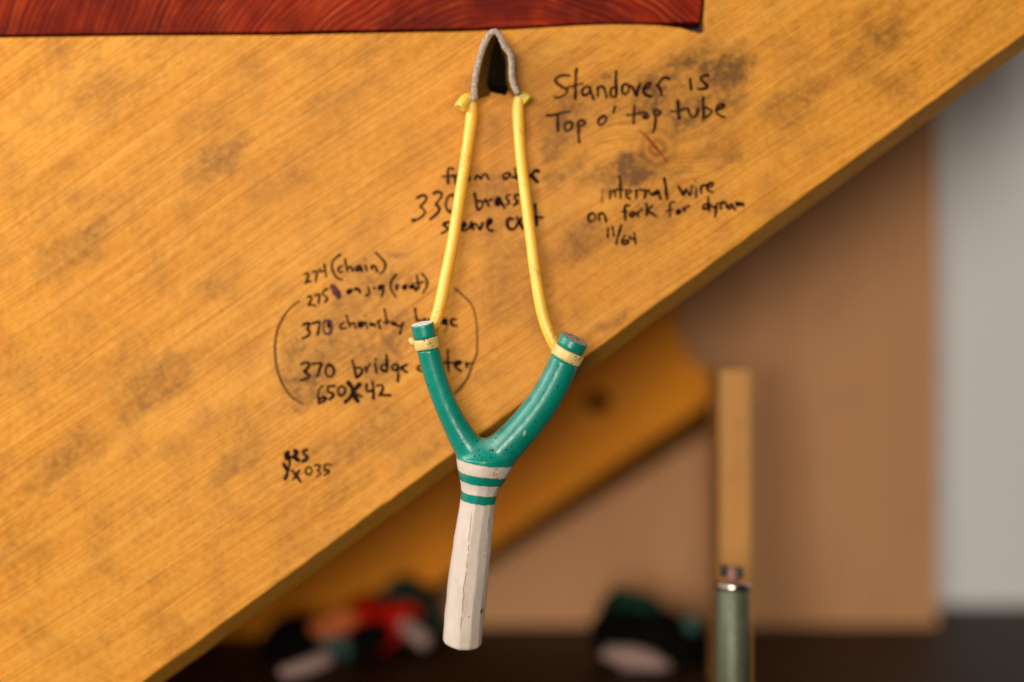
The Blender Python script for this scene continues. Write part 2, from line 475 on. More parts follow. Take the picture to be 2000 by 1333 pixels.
C = [(2, 4, [325,270,320,380,320,490]), (1, 4, [460,300,465,360,455,430]), (1, 4, [465,310,520,285,545,330,550,390]),
     (1, 4.6, [620,40,630,120,640,200,640,300,640,410]), (1, 3.6, [560,275,640,275,740,280]),
     (1, 4, [735,345,800,340,830,300,800,280,750,300,735,350,750,400,800,432]), (0, 4.6, [910,290,915,350,910,420]), (1, 4, [915,310,960,280,1020,280]),
     (0, 4.6, [1065,290,1070,340,1060,410]), (0, 4, [1065,300,1120,290,1150,330,1185,370]),
     (0, 4, [1290,310,1240,310,1200,350,1210,370,1260,350,1290,310]), (0, 5, [1285,290,1310,350,1337,430])]
D = [(0, 5, [65,80,90,200,100,320,115,430]), [315,225,360,300,400,370,435,280,470,310,510,372,535,300,550,210],
     (1, 4, [615,240,620,320,620,400]), (2, 4, [605,115]), [700,215,700,260,710,330], [705,230,750,195,795,195],
     [810,240,870,225,912,185,885,150,830,180,810,230,830,290,905,320]]
ink(C + off(D, 150 * 8.8875, 0), 1140, 340, 8.8875, label='black handwriting reading Internal wire', w=4.2)
C = [[140,680,90,720,80,780,110,825,160,815,200,770,195,710,150,680,130,684], [265,700,265,740,270,800], [270,710,320,680,360,710,375,760,392,825],
     (0, 4.4, [785,552,740,545,715,580,715,650,720,720,722,800]), (1, 3.6, [665,660,745,650]), [850,665,810,690,805,730,840,740,880,710,880,675,850,665],
     (1, 4, [900,680,930,690,950,745]), (1, 4, [935,680,970,650,1015,615]), [1085,520,1095,600,1090,712], [1190,560,1140,600,1105,630,1170,680,1255,732]]
D = [(1, 4, [245,490,190,495,165,540,165,620,165,732]), (1, 3, [90,645,160,630,220,620]), (0, 6, [300,640,340,650,320,685,290,675,310,655]),
     (0, 5.2, [405,600,415,635]), (1, 4, [410,625,440,585,495,555]),
     [800,530,750,540,740,590,770,610,830,570], (0, 4.6, [825,420,835,500,842,632]), [880,545,920,580,960,570], [985,510,965,590,960,670,945,742],
     [1040,510,1045,550,1050,605], [1045,530,1090,490,1130,510,1150,575], [1220,530,1180,550,1170,590,1210,600,1250,550,1230,530], [1250,540,1270,580,1293,620],
     (0, 5, [1320,500,1332,545]), [1330,525,1365,505,1385,545], [1385,530,1415,505,1440,550]]
ink(C + off(D, 150 * 8.8875, 0), 1140, 340, 8.8875, label='black handwriting reading on fork for dynam', w=4.2)
ink([[425,955,420,1030,420,1100], [500,925,515,1000,520,1075], (0, 4.4, [650,895,620,1000,585,1120,565,1215]),
     [720,1070,675,1120,660,1180,680,1215,740,1215,775,1180,740,1150,680,1170], (1, 4, [795,1085,815,1130,870,1120]), [880,1035,890,1120,902,1210]],
    1140, 340, 8.8875, label='black handwritten fraction 11/64', w=4.0)
E = [(1, 4.6, [705,172,650,150,625,190,625,280,627,400]), (1, 4, [540,290,640,290,730,270]), (1, 4.4, [720,280,740,330,745,400]), (1, 4, [740,300,790,270]),
     (1, 4, [930,275,870,290,850,340,890,375,950,365,985,320,940,280]), (0, 4.6, [1065,335,1100,275,1140,310,1160,335,1190,275,1240,255,1270,300,1282,332])]
Fz = [(0, 4.4, [620,240,560,240,530,290,550,332,600,310,632,250]), (0, 4, [630,250,660,300,725,312]), (1, 4, [715,170,720,250,725,310]), (0, 4, [725,300,780,260,800,310,750,330]),
      (0, 4, [840,270,815,310,860,330,880,285,840,270]), (0, 4, [890,270,920,325,960,270]), (0, 5.6, [1100,210,1055,192,1010,235,985,272,1025,325,1080,380])]
ink(E + off(Fz, 120 * 8.33, 0), 800, 310, 8.33, label='black handwriting reading from above')
E = [(1, 4.6, [125,640,180,610,240,600,277,640,240,710,180,770,182,790,240,840,250,880,200,945,130,990,55,1005]), (0, 6, [62,1003]),
     (1, 4.8, [395,570,450,540,510,560,520,610,470,690,430,740,480,800,480,850,420,920,340,985]),
     (1, 4.8, [700,590,640,610,600,680,590,760,620,840,670,870,720,830,760,740,750,640,700,590])]
Fz = [(1, 4.8, [55,565,75,660,90,760,110,835,150,820,190,750,170,700,90,690]), (0, 4.4, [235,660,285,765]), (1, 4, [200,700,265,700,310,675,345,660]),
      (0, 4.8, [440,640,410,680,405,740,440,760,480,720,475,650,440,640]), (0, 4.8, [440,680,440,730]), (0, 4.8, [475,660,510,740,542,800]),
      (1, 4.4, [630,595,580,610,575,650,610,690,620,720,580,752]), (0, 4.6, [770,590,720,600,705,640,745,680,750,720,700,757])]
ink(E + off(Fz, 120 * 8.33, 0), 800, 310, 8.33, label='black handwriting reading 330 brass')
E = [(0, 4.4, [632,1040,570,1050,555,1085,610,1120,620,1150,580,1190,530,1215]), (1, 4.2, [720,960,730,1050,745,1160]),
     (0, 4.8, [850,1120,900,1090,892,1045,862,1075,850,1150,890,1175,950,1140]), (0, 4.6, [1005,1040,990,1090,970,1135]), (0, 4.6, [1005,1050,1040,1150]),
     (0, 4.6, [1040,1065,1090,1080,1145,1155,1187,1050])]
Fz = [(0, 5.4, [262,1090,310,1050,332,1012,300,990,265,1030,260,1100,290,1160,345,1172]), (0, 5, [680,990,630,970,590,1030,590,1090,630,1145,690,1150,740,1100,760,1040]),
      (0, 5, [750,960,790,1040,842,1140]), (0, 4.6, [820,970,780,1050]), (0, 4.4, [930,1000,940,1100]), (0, 5, [1040,750,1050,850,1060,950,1067,1080]), (0, 4, [990,970,1080,955,1167,960])]
ink(E + off(Fz, 120 * 8.33, 0), 800, 310, 8.33, label='black handwriting reading sleeve exit')
G = [(1, 3.9, [140,540,190,510,212,530,205,590,190,640,160,690]), (1, 3.9, [160,700,200,680,262,665]), (1, 3.9, [290,490,370,475,365,560,345,667]), (1, 3.9, [430,440,440,490,505,470]), (1, 3.9, [510,355,525,450,542,570]),
     (1, 3.9, [805,168,720,230,660,310,650,400,680,500,740,590,830,635]), (1, 3.9, [840,385,790,410,770,470,800,500,842,490]), (1, 3.9, [895,250,910,350,932,467]), (0, 4, [935,440,980,400,1030,420,1037,472]),
     (0, 4.8, [1160,380,1110,400,1100,450,1140,465,1180,420,1165,385]), (0, 4.4, [1180,390,1212,472]), (1, 4, [1270,370,1302,462]), (2, 4, [1250,250]), (0, 4, [1385,380,1395,430]), (0, 4.2, [1390,400,1430,370,1465,410,1492,480]),
     (1, 4.2, [1470,135,1550,220,1630,310,1642,390,1610,470,1550,520])]
ink(G, 580, 480, 9.52, label='black handwriting reading 274 (chain)')
G = [(1, 3.9, [200,950,262,950,265,1000,240,1060,215,1110]), (1, 3.6, [215,1110,270,1105,337,1115]), (1, 3.9, [335,920,422,905,415,970,400,1067]), (1, 3.9, [562,805,490,850,480,900,540,950,562,1000,520,1045]),
     (3, 8.5, [660,765,715,820,765,890,772,950]), (3, 6.5, [690,790,690,860,720,910,755,930]), (3, 5.5, [640,750,700,770,760,830,795,890]),
     (0, 4.4, [990,820,945,850,960,890,1010,860,1022,830,990,820]), (0, 4.4, [1080,815,1120,800,1160,840,1172,870]), (1, 4, [1330,780,1347,860,1330,910,1280,930]), (2, 4, [1350,655]), (0, 4.2, [1433,785,1440,800]),
     (0, 5.2, [1590,750,1540,762,1530,795,1570,790,1602,755]), (1, 4.4, [1605,760,1605,850,1580,932])]
H = [(1, 4, [282,138,220,220,190,310,205,400,267,490]), (1, 4, [315,310,275,330,310,355,285,385]), (0, 4.2, [390,345,440,325,430,305,400,335,405,370,440,365]), (0, 4.6, [540,315,505,340,540,362,572,330,600,392]),
     (1, 4.4, [620,160,630,250,645,340,600,395]), (1, 3.4, [560,290,640,272,722,260]), (1, 4.2, [700,130,760,190,787,270,770,350,720,430])]
ink(G + resc(H, 160 * 9.52, 40 * 9.52, 9.52 / 8.33), 580, 480, 9.52, label='black handwriting reading 275 on jig (seat) with a blot')
I = [(0, 4.2, [425,550,480,520,542,530,520,590,510,640,547,690,520,760,470,790,410,812]), (0, 4.2, [600,520,680,500,742,490,735,580,705,742]),
     (3, 5, [890,460,830,490,815,580,820,670,860,720,930,720,970,650,970,540,940,470,890,460]), (0, 4.4, [940,480,905,540,925,600,960,560]),
     (1, 3.8, [1220,505,1160,540,1145,600,1190,625,1252,610]), (1, 4, [1265,365,1290,450,1332,577]), (1, 4, [1330,550,1390,510,1420,540,1442,612]),
     (0, 5.4, [1560,500,1505,520,1515,570,1565,570,1590,520]), (1, 4, [1640,500,1672,612]), (2, 4, [1620,375]), (0, 4.8, [1740,520,1750,560,1800,530,1822,570]), (0, 4.2, [1932,460,1880,500,1910,560,1922,612])]
H = [(1, 4.4, [90,710,110,800,130,935]), (1, 3.6, [70,925,160,905]), (0, 5.4, [215,925,240,955,262,935]), (0, 4, [262,950,320,975,360,965,392,930]), (1, 4.4, [392,925,365,1020,345,1102]),
     (1, 4.4, [590,695,600,800,618,885]), (1, 3.6, [618,885,680,885,760,855,740,930]), (0, 4, [820,870,830,940]), (0, 4, [930,870,880,900,920,950,960,900]), (0, 6, [1080,870,1035,900,1060,935,1092,890]), (0, 4.6, [1085,870,1102,952]), (2, 4, [1105,1015,1068,1072]),
     (0, 4.6, [1242,865,1190,870,1175,910,1200,960,1257,972])]
ink(I + resc(H, 190 * 10, -60 * 10, 10 / 8.33), 550, 580, 10, label='black handwriting reading 370 chainstay bridge')
K = [(0, 4.2, [365,295,440,275,500,280,512,330,460,400,420,440,480,480,517,520,470,570,400,595,345,600]), (0, 4.4, [575,295,650,290,737,285,710,390,660,522]), (0, 4.6, [880,310,830,370,815,450,850,520,910,540,965,490,975,410,940,340,880,305]),
     (0, 4.2, [1315,235,1340,330,1365,440,1390,547,1450,510,1502,430,1460,370,1350,365]), (0, 4.4, [1560,360,1580,442]), (1, 4, [1575,390,1610,340,1642,300]), (0, 4.4, [1740,295,1750,380,1767,462]), (1, 4.4, [1750,210])]
J = [(0, 4.4, [110,440,55,450,40,500,75,542,128,530]), (0, 4.6, [120,290,130,400,130,552]), (0, 4.2, [290,430,230,450,220,510,270,530,312,480,290,435]), (0, 4.2, [310,470,315,580,310,712]), (0, 5, [445,440,380,480,372,505,445,557]),
     (0, 4.2, [685,450,635,480,640,520,702,545]), (0, 4.2, [770,500,830,470,800,440,770,480,790,540]), (0, 4.2, [870,450,880,540,910,460,950,540]), (1, 4.2, [1120,210,1125,350,1132,542]), (1, 3.6, [1040,410,1195,405]),
     (0, 4.4, [1230,435,1290,430,1332,400,1300,380,1240,400,1230,450,1270,500,1332,540]), (0, 5, [1420,420,1432,467]), (1, 4, [1425,430,1485,415])]
ink(K + resc(J, 190 * 9.52, -20 * 9.52, 9.52 / 8.33), 550, 680, 9.52, label='black handwriting reading 370 bridge center')
K = [(1, 4.2, [755,710,700,780,680,870,690,970,700,1040]), (0, 4.4, [700,1030,780,1000,827,940,780,920,710,960]), (0, 4.4, [985,710,870,715,865,780,870,820,950,850,962,900,890,952]), (1, 4.4, [1110,710,1055,760,1060,850,1110,890,1170,840,1182,760,1130,710,1105,712]),
     (0, 7.6, [1240,650,1310,740,1330,830,1380,930,1412,985]), (0, 7.0, [1450,680,1380,760,1310,860,1260,940,1190,1000]), (1, 4, [1400,850,1492,912]), (0, 5, [1270,650,1330,790]), (0, 4.4, [1580,680,1585,800,1702,790]), (0, 4.8, [1690,640,1710,780,1707,942]),
     (0, 4.6, [1780,700,1840,690,1882,722,1870,800,1822,880]), (0, 4.4, [1822,882,1900,878,2018,882])]
ink(K, 550, 680, 9.52, label='black handwriting reading 650 x 42 with a bold crossed X')
ring = [(1, 2.9, [888,563.5, 895,569,907,580,918,591,925,604,928.5,618,931,634,932,652,932,670,931.5,690,927,702,922,714,917.5,728,911.5,741.5,900,757,887.5,769]),
        (1, 2.9, [584,589,575,595,565,604,559,612,550,626,541,648,537,680,540,715,548,742,556,757.5,563.5,769,574,779,590,788])]
for k_ in ring: ink([k_], 0, 0, 1, name='drawn_arc')
L = [(0, 6.4, [195,360,140,400,115,470,150,545,200,540,225,490]), (0, 7, [150,430,150,530]), (0, 4.2, [240,620,220,740,200,850]), (0, 6.6, [385,310,440,345,430,410,340,475,400,520,480,577]), (0, 5.4, [400,400,400,480]),
     (0, 5.6, [722,285,640,310,630,380,700,440,742,490,700,570,622,612])]
ink(L, 550, 860, 14.81, label='bold black handwriting ending in ges')
L = [(0, 5.5, [60,690,120,800,165,900,150,1020,100,1120]), (0, 4.6, [310,890,400,1000,545,1190]), (0, 4.0, [512,880,430,990,340,1132]), (0, 3.7, [780,780,710,830,700,930,770,1000,850,970,872,870,820,790,775,782]),
     (0, 3.4, [960,730,1050,720,1112,750,1090,830,1040,890,1112,940,1110,1000,1020,1052]), (0, 3.6, [1422,710,1320,700,1240,720,1240,800,1250,870,1350,880,1372,920,1320,980,1240,1012])]
ink(L, 550, 860, 14.81, label='black handwriting reading x 035')
ink([(4, 2.2, [1250,256,1258,263,1268,274]), (4, 4.2, [1266,271,1276,283,1288,297]), (4, 2.4, [1287,296,1294,305,1302,316])], 0, 0, 1, name='knot_crack', label='reddish crack across the knot')

# ------------------------------------------------------------------ second board further back
back_mat = wood('orange_board', 34, (0.60, 0.140, 0.0003), (0.84, 0.245, 0.0004), (0.88, 0.32, 0.001), y=0.44, grain=0.8, rough=0.5)
knot_m = simple('dark_knot', (0.05, 0.012, 0.001), 0.8, 0.0)
Y2 = 0.44
pyb = 666.5 - ZB / (U * (1 + Y2)) - 1
b2 = [(1405 - (pyb - 771) / .667, pyb), (1402, 772), (1402, 738), (1345, 700), (1300, 560), (1240, 480), (900, 560), (420, 900), (60, pyb)]
V, F = prism(b2, Y2, Y2 + 0.02)
V = [Vector(v) for v in V]
V[len(b2) + 1] += Vector((0.4, 0, -0.9)) * (U * 80)
V[len(b2)] += Vector((1.0, 0, 0)) * (U * 60)
b2e = empty('wooden_board', P(900, 900, Y2 + 0.01))
e2 = wood('shaded_board_edge', 34, (0.10, 0.035, 0.004), (0.13, 0.05, 0.006), (0.16, 0.06, 0.008), y=0.44)  # shade of the underside put into a darker edge colour
pan2 = mesh_obj('panel', V, F, [back_mat, e2], b2e)
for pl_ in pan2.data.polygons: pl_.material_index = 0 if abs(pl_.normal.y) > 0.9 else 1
tag(b2e, 'blurred plain orange board slanting behind the slingshot handle', 'wooden board')
def disc(px, py, y, r, n=24, ry=None):
    c = P(px, py, y); k = U * (1 + y); ry = ry or r
    V = [c + Vector((math.cos(2 * math.pi * i / n) * r * k, 0, math.sin(2 * math.pi * i / n) * ry * k)) for i in range(n)]
    V += [v + Vector((0, .0006, 0)) for v in V]
    F = [tuple(range(n))] + [(i, n + i, n + (i + 1) % n, (i + 1) % n) for i in range(n)]
    return V, F
V, F = disc(1168, 786, Y2 - 0.0006, 26, ry=20)
mesh_obj('knot', V, F, knot_m, b2e)

# ------------------------------------------------------------------ tan panel, post, workbench
tan_mat = wood('tan_panel', 90, (0.50, 0.245, 0.105), (0.57, 0.285, 0.128), (0.63, 0.32, 0.15), y=0.7, grain=0.25, rough=0.7)
V, F = prism([(-250, 1222), (1830, 1222), (1830, -100), (-250, -100)], YP, YP + 0.012)
pn = mesh_obj('backing_panel', V, F, tan_mat)
tag(pn, 'blurred tan sheet standing upright at the back of the workbench', 'panel')
post_mat = wood('post_wood', 88, (0.50, 0.22, 0.05), (0.60, 0.28, 0.075), (0.66, 0.33, 0.10), y=0.2, grain=0.5, rough=0.5)
zt = (666.5 - 722) * U * 1.2
x0, x1 = (1405 - 1000) * U * 1.2, (1466 - 1000) * U * 1.2
def box(x0, x1, y0, y1, z0, z1):
    V = [(x0, y0, z0), (x1, y0, z0), (x1, y0, z1), (x0, y0, z1), (x0, y1, z0), (x1, y1, z0), (x1, y1, z1), (x0, y1, z1)]
    F = [(0, 1, 2, 3), (5, 4, 7, 6), (4, 0, 3, 7), (1, 5, 6, 2), (3, 2, 6, 7), (4, 5, 1, 0)]
    return V, F
V, F = box(x0, x1, 0.20, 0.26, ZB, zt)
po = mesh_obj('wooden_post', V, F, post_mat); bevel(po, 0.0015)
tag(po, 'upright tan wooden post right behind the green canister', 'post')
bench_mat = wood('dark_bench', 0, (0.016, 0.006, 0.003), (0.024, 0.009, 0.004), (0.034, 0.014, 0.007), y=0.5, grain=0.4, rough=0.55)
V, F = box((-350 - 1000) * U * 1.5, (2350 - 1000) * U * 1.5, -0.05, YW, ZB - 0.045, ZB)
be = mesh_obj('workbench', V, F, bench_mat); bevel(be, 0.003)
tag(be, 'dark brown workbench top along the bottom of the picture', 'workbench')

# ------------------------------------------------------------------ clutter on the bench, far out of focus
def fbm(x, y, z, seed):
    r = np.random.default_rng(seed); out = 0
    for o_ in range(4):
        k = r.normal(size=3) * (1.2 * 1.8 ** o_); ph = r.uniform(0, 6.28)
        out = out + np.sin(k[0] * x + k[1] * y + k[2] * z + ph) / (1.5 ** o_)
    return out
def lump(name, c, half, mat, seed, amp=0.22, parent=None, rot=0.0, flat=True, n=40):
    """a crumpled soft lump resting on its own base"""
    V, F = [], []
    rows, cols = n // 2, n
    for i in range(rows + 1):
        th = math.pi * i / rows
        for j in range(cols):
            ph = 2 * math.pi * j / cols
            d = np.array([math.sin(th) * math.cos(ph), math.sin(th) * math.sin(ph), math.cos(th)])
            r = 1 + amp * (fbm(d[0] * 1.4, d[1] * 1.4, d[2] * 1.4, seed) * .5) 
            r -= amp * 0.9 * abs(fbm(d[0] * 3.5, d[1] * 3.5, d[2] * 3.5, seed + 5)) * .5 - amp * .35
            q = d * r
            x, y, z = q[0] * half[0], q[1] * half[1], q[2] * half[2]
            cs, sn = math.cos(rot), math.sin(rot)
            x, z = x * cs - z * sn, x * sn + z * cs
            V.append([c[0] + x, c[1] + y, c[2] + z])
    for i in range(rows):
        for j in range(cols):
            F.append((i * cols + j, (i + 1) * cols + j, (i + 1) * cols + (j + 1) % cols, i * cols + (j + 1) % cols))
    if flat:
        for v in V: v[2] = max(v[2], ZB + 0.0005)
    return mesh_obj(name, V, F, mat, parent, smooth=True)
def bar(name, a, b, r, mat, parent=None):
    V, F = tube([a, a + (b - a) * .03, a + (b - a) * .5, a + (b - a) * .97, b], [r * .7, r, r, r, r * .7], 16)
    return mesh_obj(name, V, F, mat, parent, smooth=True)

red_cloth = simple('red_cloth', (0.42, 0.010, 0.002), 0.75, 0.03)
coral = simple('coral_cloth', (0.66, 0.17, 0.05), 0.8, 0.03)
dkgreen = simple('dark_green_cloth', (0.008, 0.040, 0.024), 0.8, 0.03)
teal = simple('teal_cloth', (0.05, 0.12, 0.10), 0.7, 0.03)
black = simple('black_cloth', (0.004, 0.004, 0.004), 0.8, 0.03)
pale = simple('pale_cloth', (0.34, 0.22, 0.19), 0.7, 0.3, 0.12)
grey = simple('grey_rubber', (0.12, 0.13, 0.11), 0.6, 0.3)
yc = 0.38
def C(px, py, y=yc): return P(px, py, y)
rag = empty('red_cloth', Vector((C(715, 1250).x, yc, ZB)))
lump('folds', C(752, 1228), (0.027, 0.026, 0.016), red_cloth, 11, 0.45, rag, 0.25)
lump('folds', C(705, 1208), (0.028, 0.022, 0.011), red_cloth, 17, 0.45, rag, 0.5)
lump('corner', C(652, 1220, 0.36), (0.017, 0.018, 0.009), coral, 12, 0.4, rag, 0.3)
lump('dark_lining', C(722, 1243, 0.345), (0.016, 0.012, 0.010), black, 13, 0.35, rag, 0.3)
tag(rag, 'crumpled red cloth with a coral corner lying on the dark workbench', 'cloth')
gb = lump('cloth_bundle', C(790, 1190, 0.415), (0.026, 0.024, 0.030), [dkgreen], 21, 0.3)
tag(gb, 'dark green cloth bundle sitting behind the red cloth', 'cloth bundle')
tt = lump('tuft', C(772, 1166, 0.405), (0.013, 0.010, 0.008), teal, 23, 0.3, gb, 0, False)
pr = bar('pale_rod', C(785, 1216, 0.36), C(836, 1258, 0.345), 0.0068, pale)
tag(pr, 'short pale rod lying in front of the red cloth and green bundle', 'rod')
tg = lump('tape_roll', C(652, 1258, 0.36), (0.014, 0.012, 0.015), grey, 31, 0.18)
tag(tg, 'small grey and teal roll at the left end of the red cloth', 'tape roll')
lump('teal_band', C(666, 1268, 0.345), (0.009, 0.007, 0.009), teal, 33, 0.15, tg, 0, False)
pp = bar('pale_strap', C(548, 1322, 0.275), C(645, 1284, 0.29), 0.0068, pale)
tag(pp, 'pale strap lying on the workbench left of the red cloth', 'strap')
# soft cap on the right
cap = empty('cycling_cap', Vector((C(1280, 1290, 0.34).x, 0.34, ZB)))
lump('crown', C(1288, 1255, 0.34), (0.046, 0.04, 0.028), black, 41, 0.25, cap, -0.25)
lump('green_panel', C(1240, 1192, 0.35), (0.027, 0.020, 0.015), dkgreen, 42, 0.25, cap, -0.35, False)
lump('green_panel', C(1335, 1226, 0.33), (0.014, 0.012, 0.007), teal, 44, 0.25, cap, 0.3, False)
lump('pale_panel', C(1240, 1287, 0.30), (0.027, 0.008, 0.010), pale, 43, 0.22, cap, -0.2, False)
tag(cap, 'black and dark green soft cap with a pale lower panel on the workbench', 'cap')
bl = lump('black_pouch', C(585, 1250, 0.38), (0.030, 0.03, 0.016), black, 51, 0.25)
tag(bl, 'flat black pouch at the left behind the pale strap', 'pouch')

# ------------------------------------------------------------------ green canister at the lower right
YC = 0.085
def lathe(profile, cx, y, n=40):
    """profile: (radius px, py)"""
    V, F = [], []
    k = U * (1 + y)
    c = P(cx, 666.5, y)
    for r, py in profile:
        z = (666.5 - py) * k
        for j in range(n):
            a = 2 * math.pi * j / n
            V.append((c.x + r * k * math.cos(a), y + r * k * math.sin(a), z))
    for i in range(len(profile) - 1):
        for j in range(n):
            F.append((i * n + j, (i + 1) * n + j, (i + 1) * n + (j + 1) % n, i * n + (j + 1) % n))
    F.append(tuple(range(n))); F.append(tuple(range((len(profile) - 1) * n, len(profile) * n))[::-1])
    return V, F
can_green = simple('green_hammered_paint', (0.105, 0.115, 0.066), 0.42, 0.5, 0.2, 220, 0.35, Metallic=0.25)
steel = simple('steel', (0.75, 0.62, 0.54), 0.22, 0.5, 0.08, 90, 0.05, Metallic=1.0)
brownc = simple('brown_metal', (0.24, 0.11, 0.075), 0.45, 0.5, 0.1, 90, 0.1)
knobm = simple('black_knob', (0.010, 0.022, 0.022), 0.35, 0.5, 0.1, 90, 0.05)
py_base = 666.5 - ZB / (U * (1 + YC))
can = empty('canister', Vector((P(1430, 0, YC).x, YC, ZB)))
V, F = lathe([(31, py_base), (32.5, py_base - 4), (32.5, 1152), (31, 1150)], 1430, YC)
mesh_obj('body', [(a, b, c_) for a, b, c_ in V], F, can_green, can, smooth=False)
body = can.children[0]
for pl_ in body.data.polygons: pl_.use_smooth = abs(pl_.normal.z) < .5
V, F = lathe([(33, 1151.5), (35, 1150), (36, 1146), (36, 1142), (34.5, 1138.5), (31, 1137), (20, 1136.5)], 1430, YC)
mesh_obj('rim', V, F, steel, can, smooth=True)
V, F = lathe([(13, 1136.4), (13, 1121), (11.5, 1118), (11.5, 1108), (10, 1107)], 1430, YC)
mesh_obj('neck', V, F, brownc, can, smooth=True)
for s_, dpy in ((-1, 0), (1, 4)):
    a = P(1430 + s_ * 10, 1115 + dpy, YC); b = P(1430 + s_ * 21, 1115 + dpy, YC)
    k = U * (1 + YC)
    V, F = tube([a, a + (b - a) * .1, a + (b - a) * .9, b], [9 * k, 11 * k, 11.5 * k, 9 * k], 20)
    mesh_obj('knob', V, F, knobm, can, smooth=True)
V, F = tube([P(1411, 1142, YC - 0.0125), P(1411, 1142, YC - 0.0085)], [0.0012, 0.0012], 12)
mesh_obj('rivet', V, F, steel, can, smooth=True)
tag(can, 'green hammered metal canister with a shiny rim and black knobs, beside the wooden post', 'canister')

# ------------------------------------------------------------------ the slingshot
def seg_d(G, a, b, ra, rb):
    a = np.array(a, np.float32); b = np.array(b, np.float32)
    ba = b - a; L = float((ba * ba).sum())
    X, Y, Z = G
    t = ((X - a[0]) * ba[0] + (Y - a[1]) * ba[1] + (Z - a[2]) * ba[2]) / L
    t = np.clip(t, 0, 1)
    d2 = (X - a[0] - t * ba[0]) ** 2 + (Y - a[1] - t * ba[1]) ** 2 + (Z - a[2] - t * ba[2]) ** 2
    return np.sqrt(d2) - (ra + (rb - ra) * t)
def smin(a, b, k):
    h = np.clip(0.5 + 0.5 * (b - a) / k, 0, 1)
    return b + (a - b) * h - k * h * (1 - h)
def smax(a, b, k): return -smin(-a, -b, k)

def depth(py):                  # photo pixels of depth: the top leans to the lens, the handle away
    return (py - 900) * 0.115 if py > 900 else (py - 900) * 0.115
step = 2.0
gx = np.arange(776, 1176, step, dtype=np.float32)
gy = np.arange(606, 1292, step, dtype=np.float32)
gz = np.arange(-82, 92, step, dtype=np.float32)
G = np.meshgrid(gx, gy, gz, indexing='ij')
def arm(pts):
    pts = [np.array(q, float) for q in catmull(pts, 3)]
    d = None
    for p0, p1 in zip(pts[:-1], pts[1:]):
        q = seg_d(G, (p0[0], p0[1], depth(p0[1])), (p1[0], p1[1], depth(p1[1])), p0[2], p1[2])
        d = q if d is None else np.minimum(d, q)
    return d
left = [(818, 604, 22.5), (824, 632, 22.5), (831, 662, 22.5), (838, 690, 22), (850, 735, 22), (865, 778, 22), (883, 818, 23.5), (903, 855, 27), (921, 882, 31), (936, 908, 39)]
right = [(1138, 628, 28), (1123, 660, 28.5), (1109, 690, 29), (1091, 732, 30), (1066, 778, 31), (1037, 818, 32), (1005, 855, 33), (976, 884, 36), (956, 908, 41)]
dL, dR = arm(left), arm(right)
def cut(d, c, n, k=2.0):        # saw the tip off square
    n = np.array(n, float); n /= np.linalg.norm(n)
    c = np.array(c, float)
    return smax(d, ((G[0] - c[0]) * n[0] + (G[1] - c[1]) * n[1] + (G[2] - c[2]) * n[2]).astype(np.float32), k)
def groove(d, c, n, half, dep):
    n = np.array(n, float); n /= np.linalg.norm(n)
    t = (G[0] - c[0]) * n[0] + (G[1] - c[1]) * n[1] + (G[2] - c[2]) * n[2]
    near = np.sqrt((G[0] - c[0]) ** 2 + (G[1] - c[1]) ** 2 + (G[2] - c[2]) ** 2) < 60
    wgt = np.clip((half - np.abs(t)) / 2.0, 0, 1) * near
    return (d + dep * wgt).astype(np.float32)
nL, nR = (-0.20, -1, -0.20), (0.44, -0.87, -0.22)
cL, cR = (833.5, 671, depth(671)), (1108.5, 693, depth(693))
dL = cut(dL, (824.5, 632, depth(632)), nL); dR = cut(dR, (1123, 661.5, depth(661)), nR)
bL, bR = (-0.20, -1, -0.13), (0.45, -0.87, -0.13)
dL = groove(dL, cL, bL, 13.5, 3.0); dR = groove(dR, cR, bR, 14.5, 3.2)
d = smin(dL, dR, 22)
# whittled handle: a many-sided stick, flats that wander a little
hp = [(947, 905, 47), (943, 925, 43), (939, 945, 38.5), (936.5, 962, 36.5), (932, 990, 35.5), (924, 1050, 38.5), (915, 1130, 40.5), (907, 1200, 40.3), (901, 1290, 39.5)]
hy = np.array([q[1] for q in hp]); hx = np.array([q[0] for q in hp]); hr = np.array([q[2] for q in hp])
cx = np.interp(G[1], hy, hx).astype(np.float32); rr = np.interp(G[1], hy, hr).astype(np.float32)
cz = ((G[1] - 900) * 0.115).astype(np.float32)
ux, uz = G[0] - cx, G[2] - cz
rad = np.sqrt(ux * ux + uz * uz)
fac = None
th = 0.0; ang = []
rr_ = np.random.default_rng(5)
while th < 2 * math.pi - 0.2:
    ang.append(th); th += rr_.uniform(0.40, 0.60)
for k, a in enumerate(ang):
    off_k = rr_.uniform(-0.012, 0.012)
    wob = (a + 0.05 * np.sin(G[1] * rr_.uniform(0.010, 0.022) + rr_.uniform(0, 6))).astype(np.float32)
    q = ux * np.cos(wob) + uz * np.sin(wob) - rr * (0.945 + off_k) + 0.35 * np.sin(G[1] * rr_.uniform(.03, .06) + k)
    fac = q if fac is None else np.maximum(fac, q)
wq = np.clip((G[1] - 935) / 45, 0, 1)
dH = (rad - rr) * (1 - wq) + np.maximum(fac, rad - rr * 1.015) * wq
dH = np.maximum(dH, 905 - G[1])
bc = (901.5, 1258, depth(1258))
dH = cut(dH, bc, (-0.10, 1, 0.42), 9.0)
d = smin(d, dH.astype(np.float32), 20)
d = d + 0.25 * np.sin(G[0] * .21 + 1) * np.sin(G[1] * .13) * np.sin(G[2] * .19 + 2)

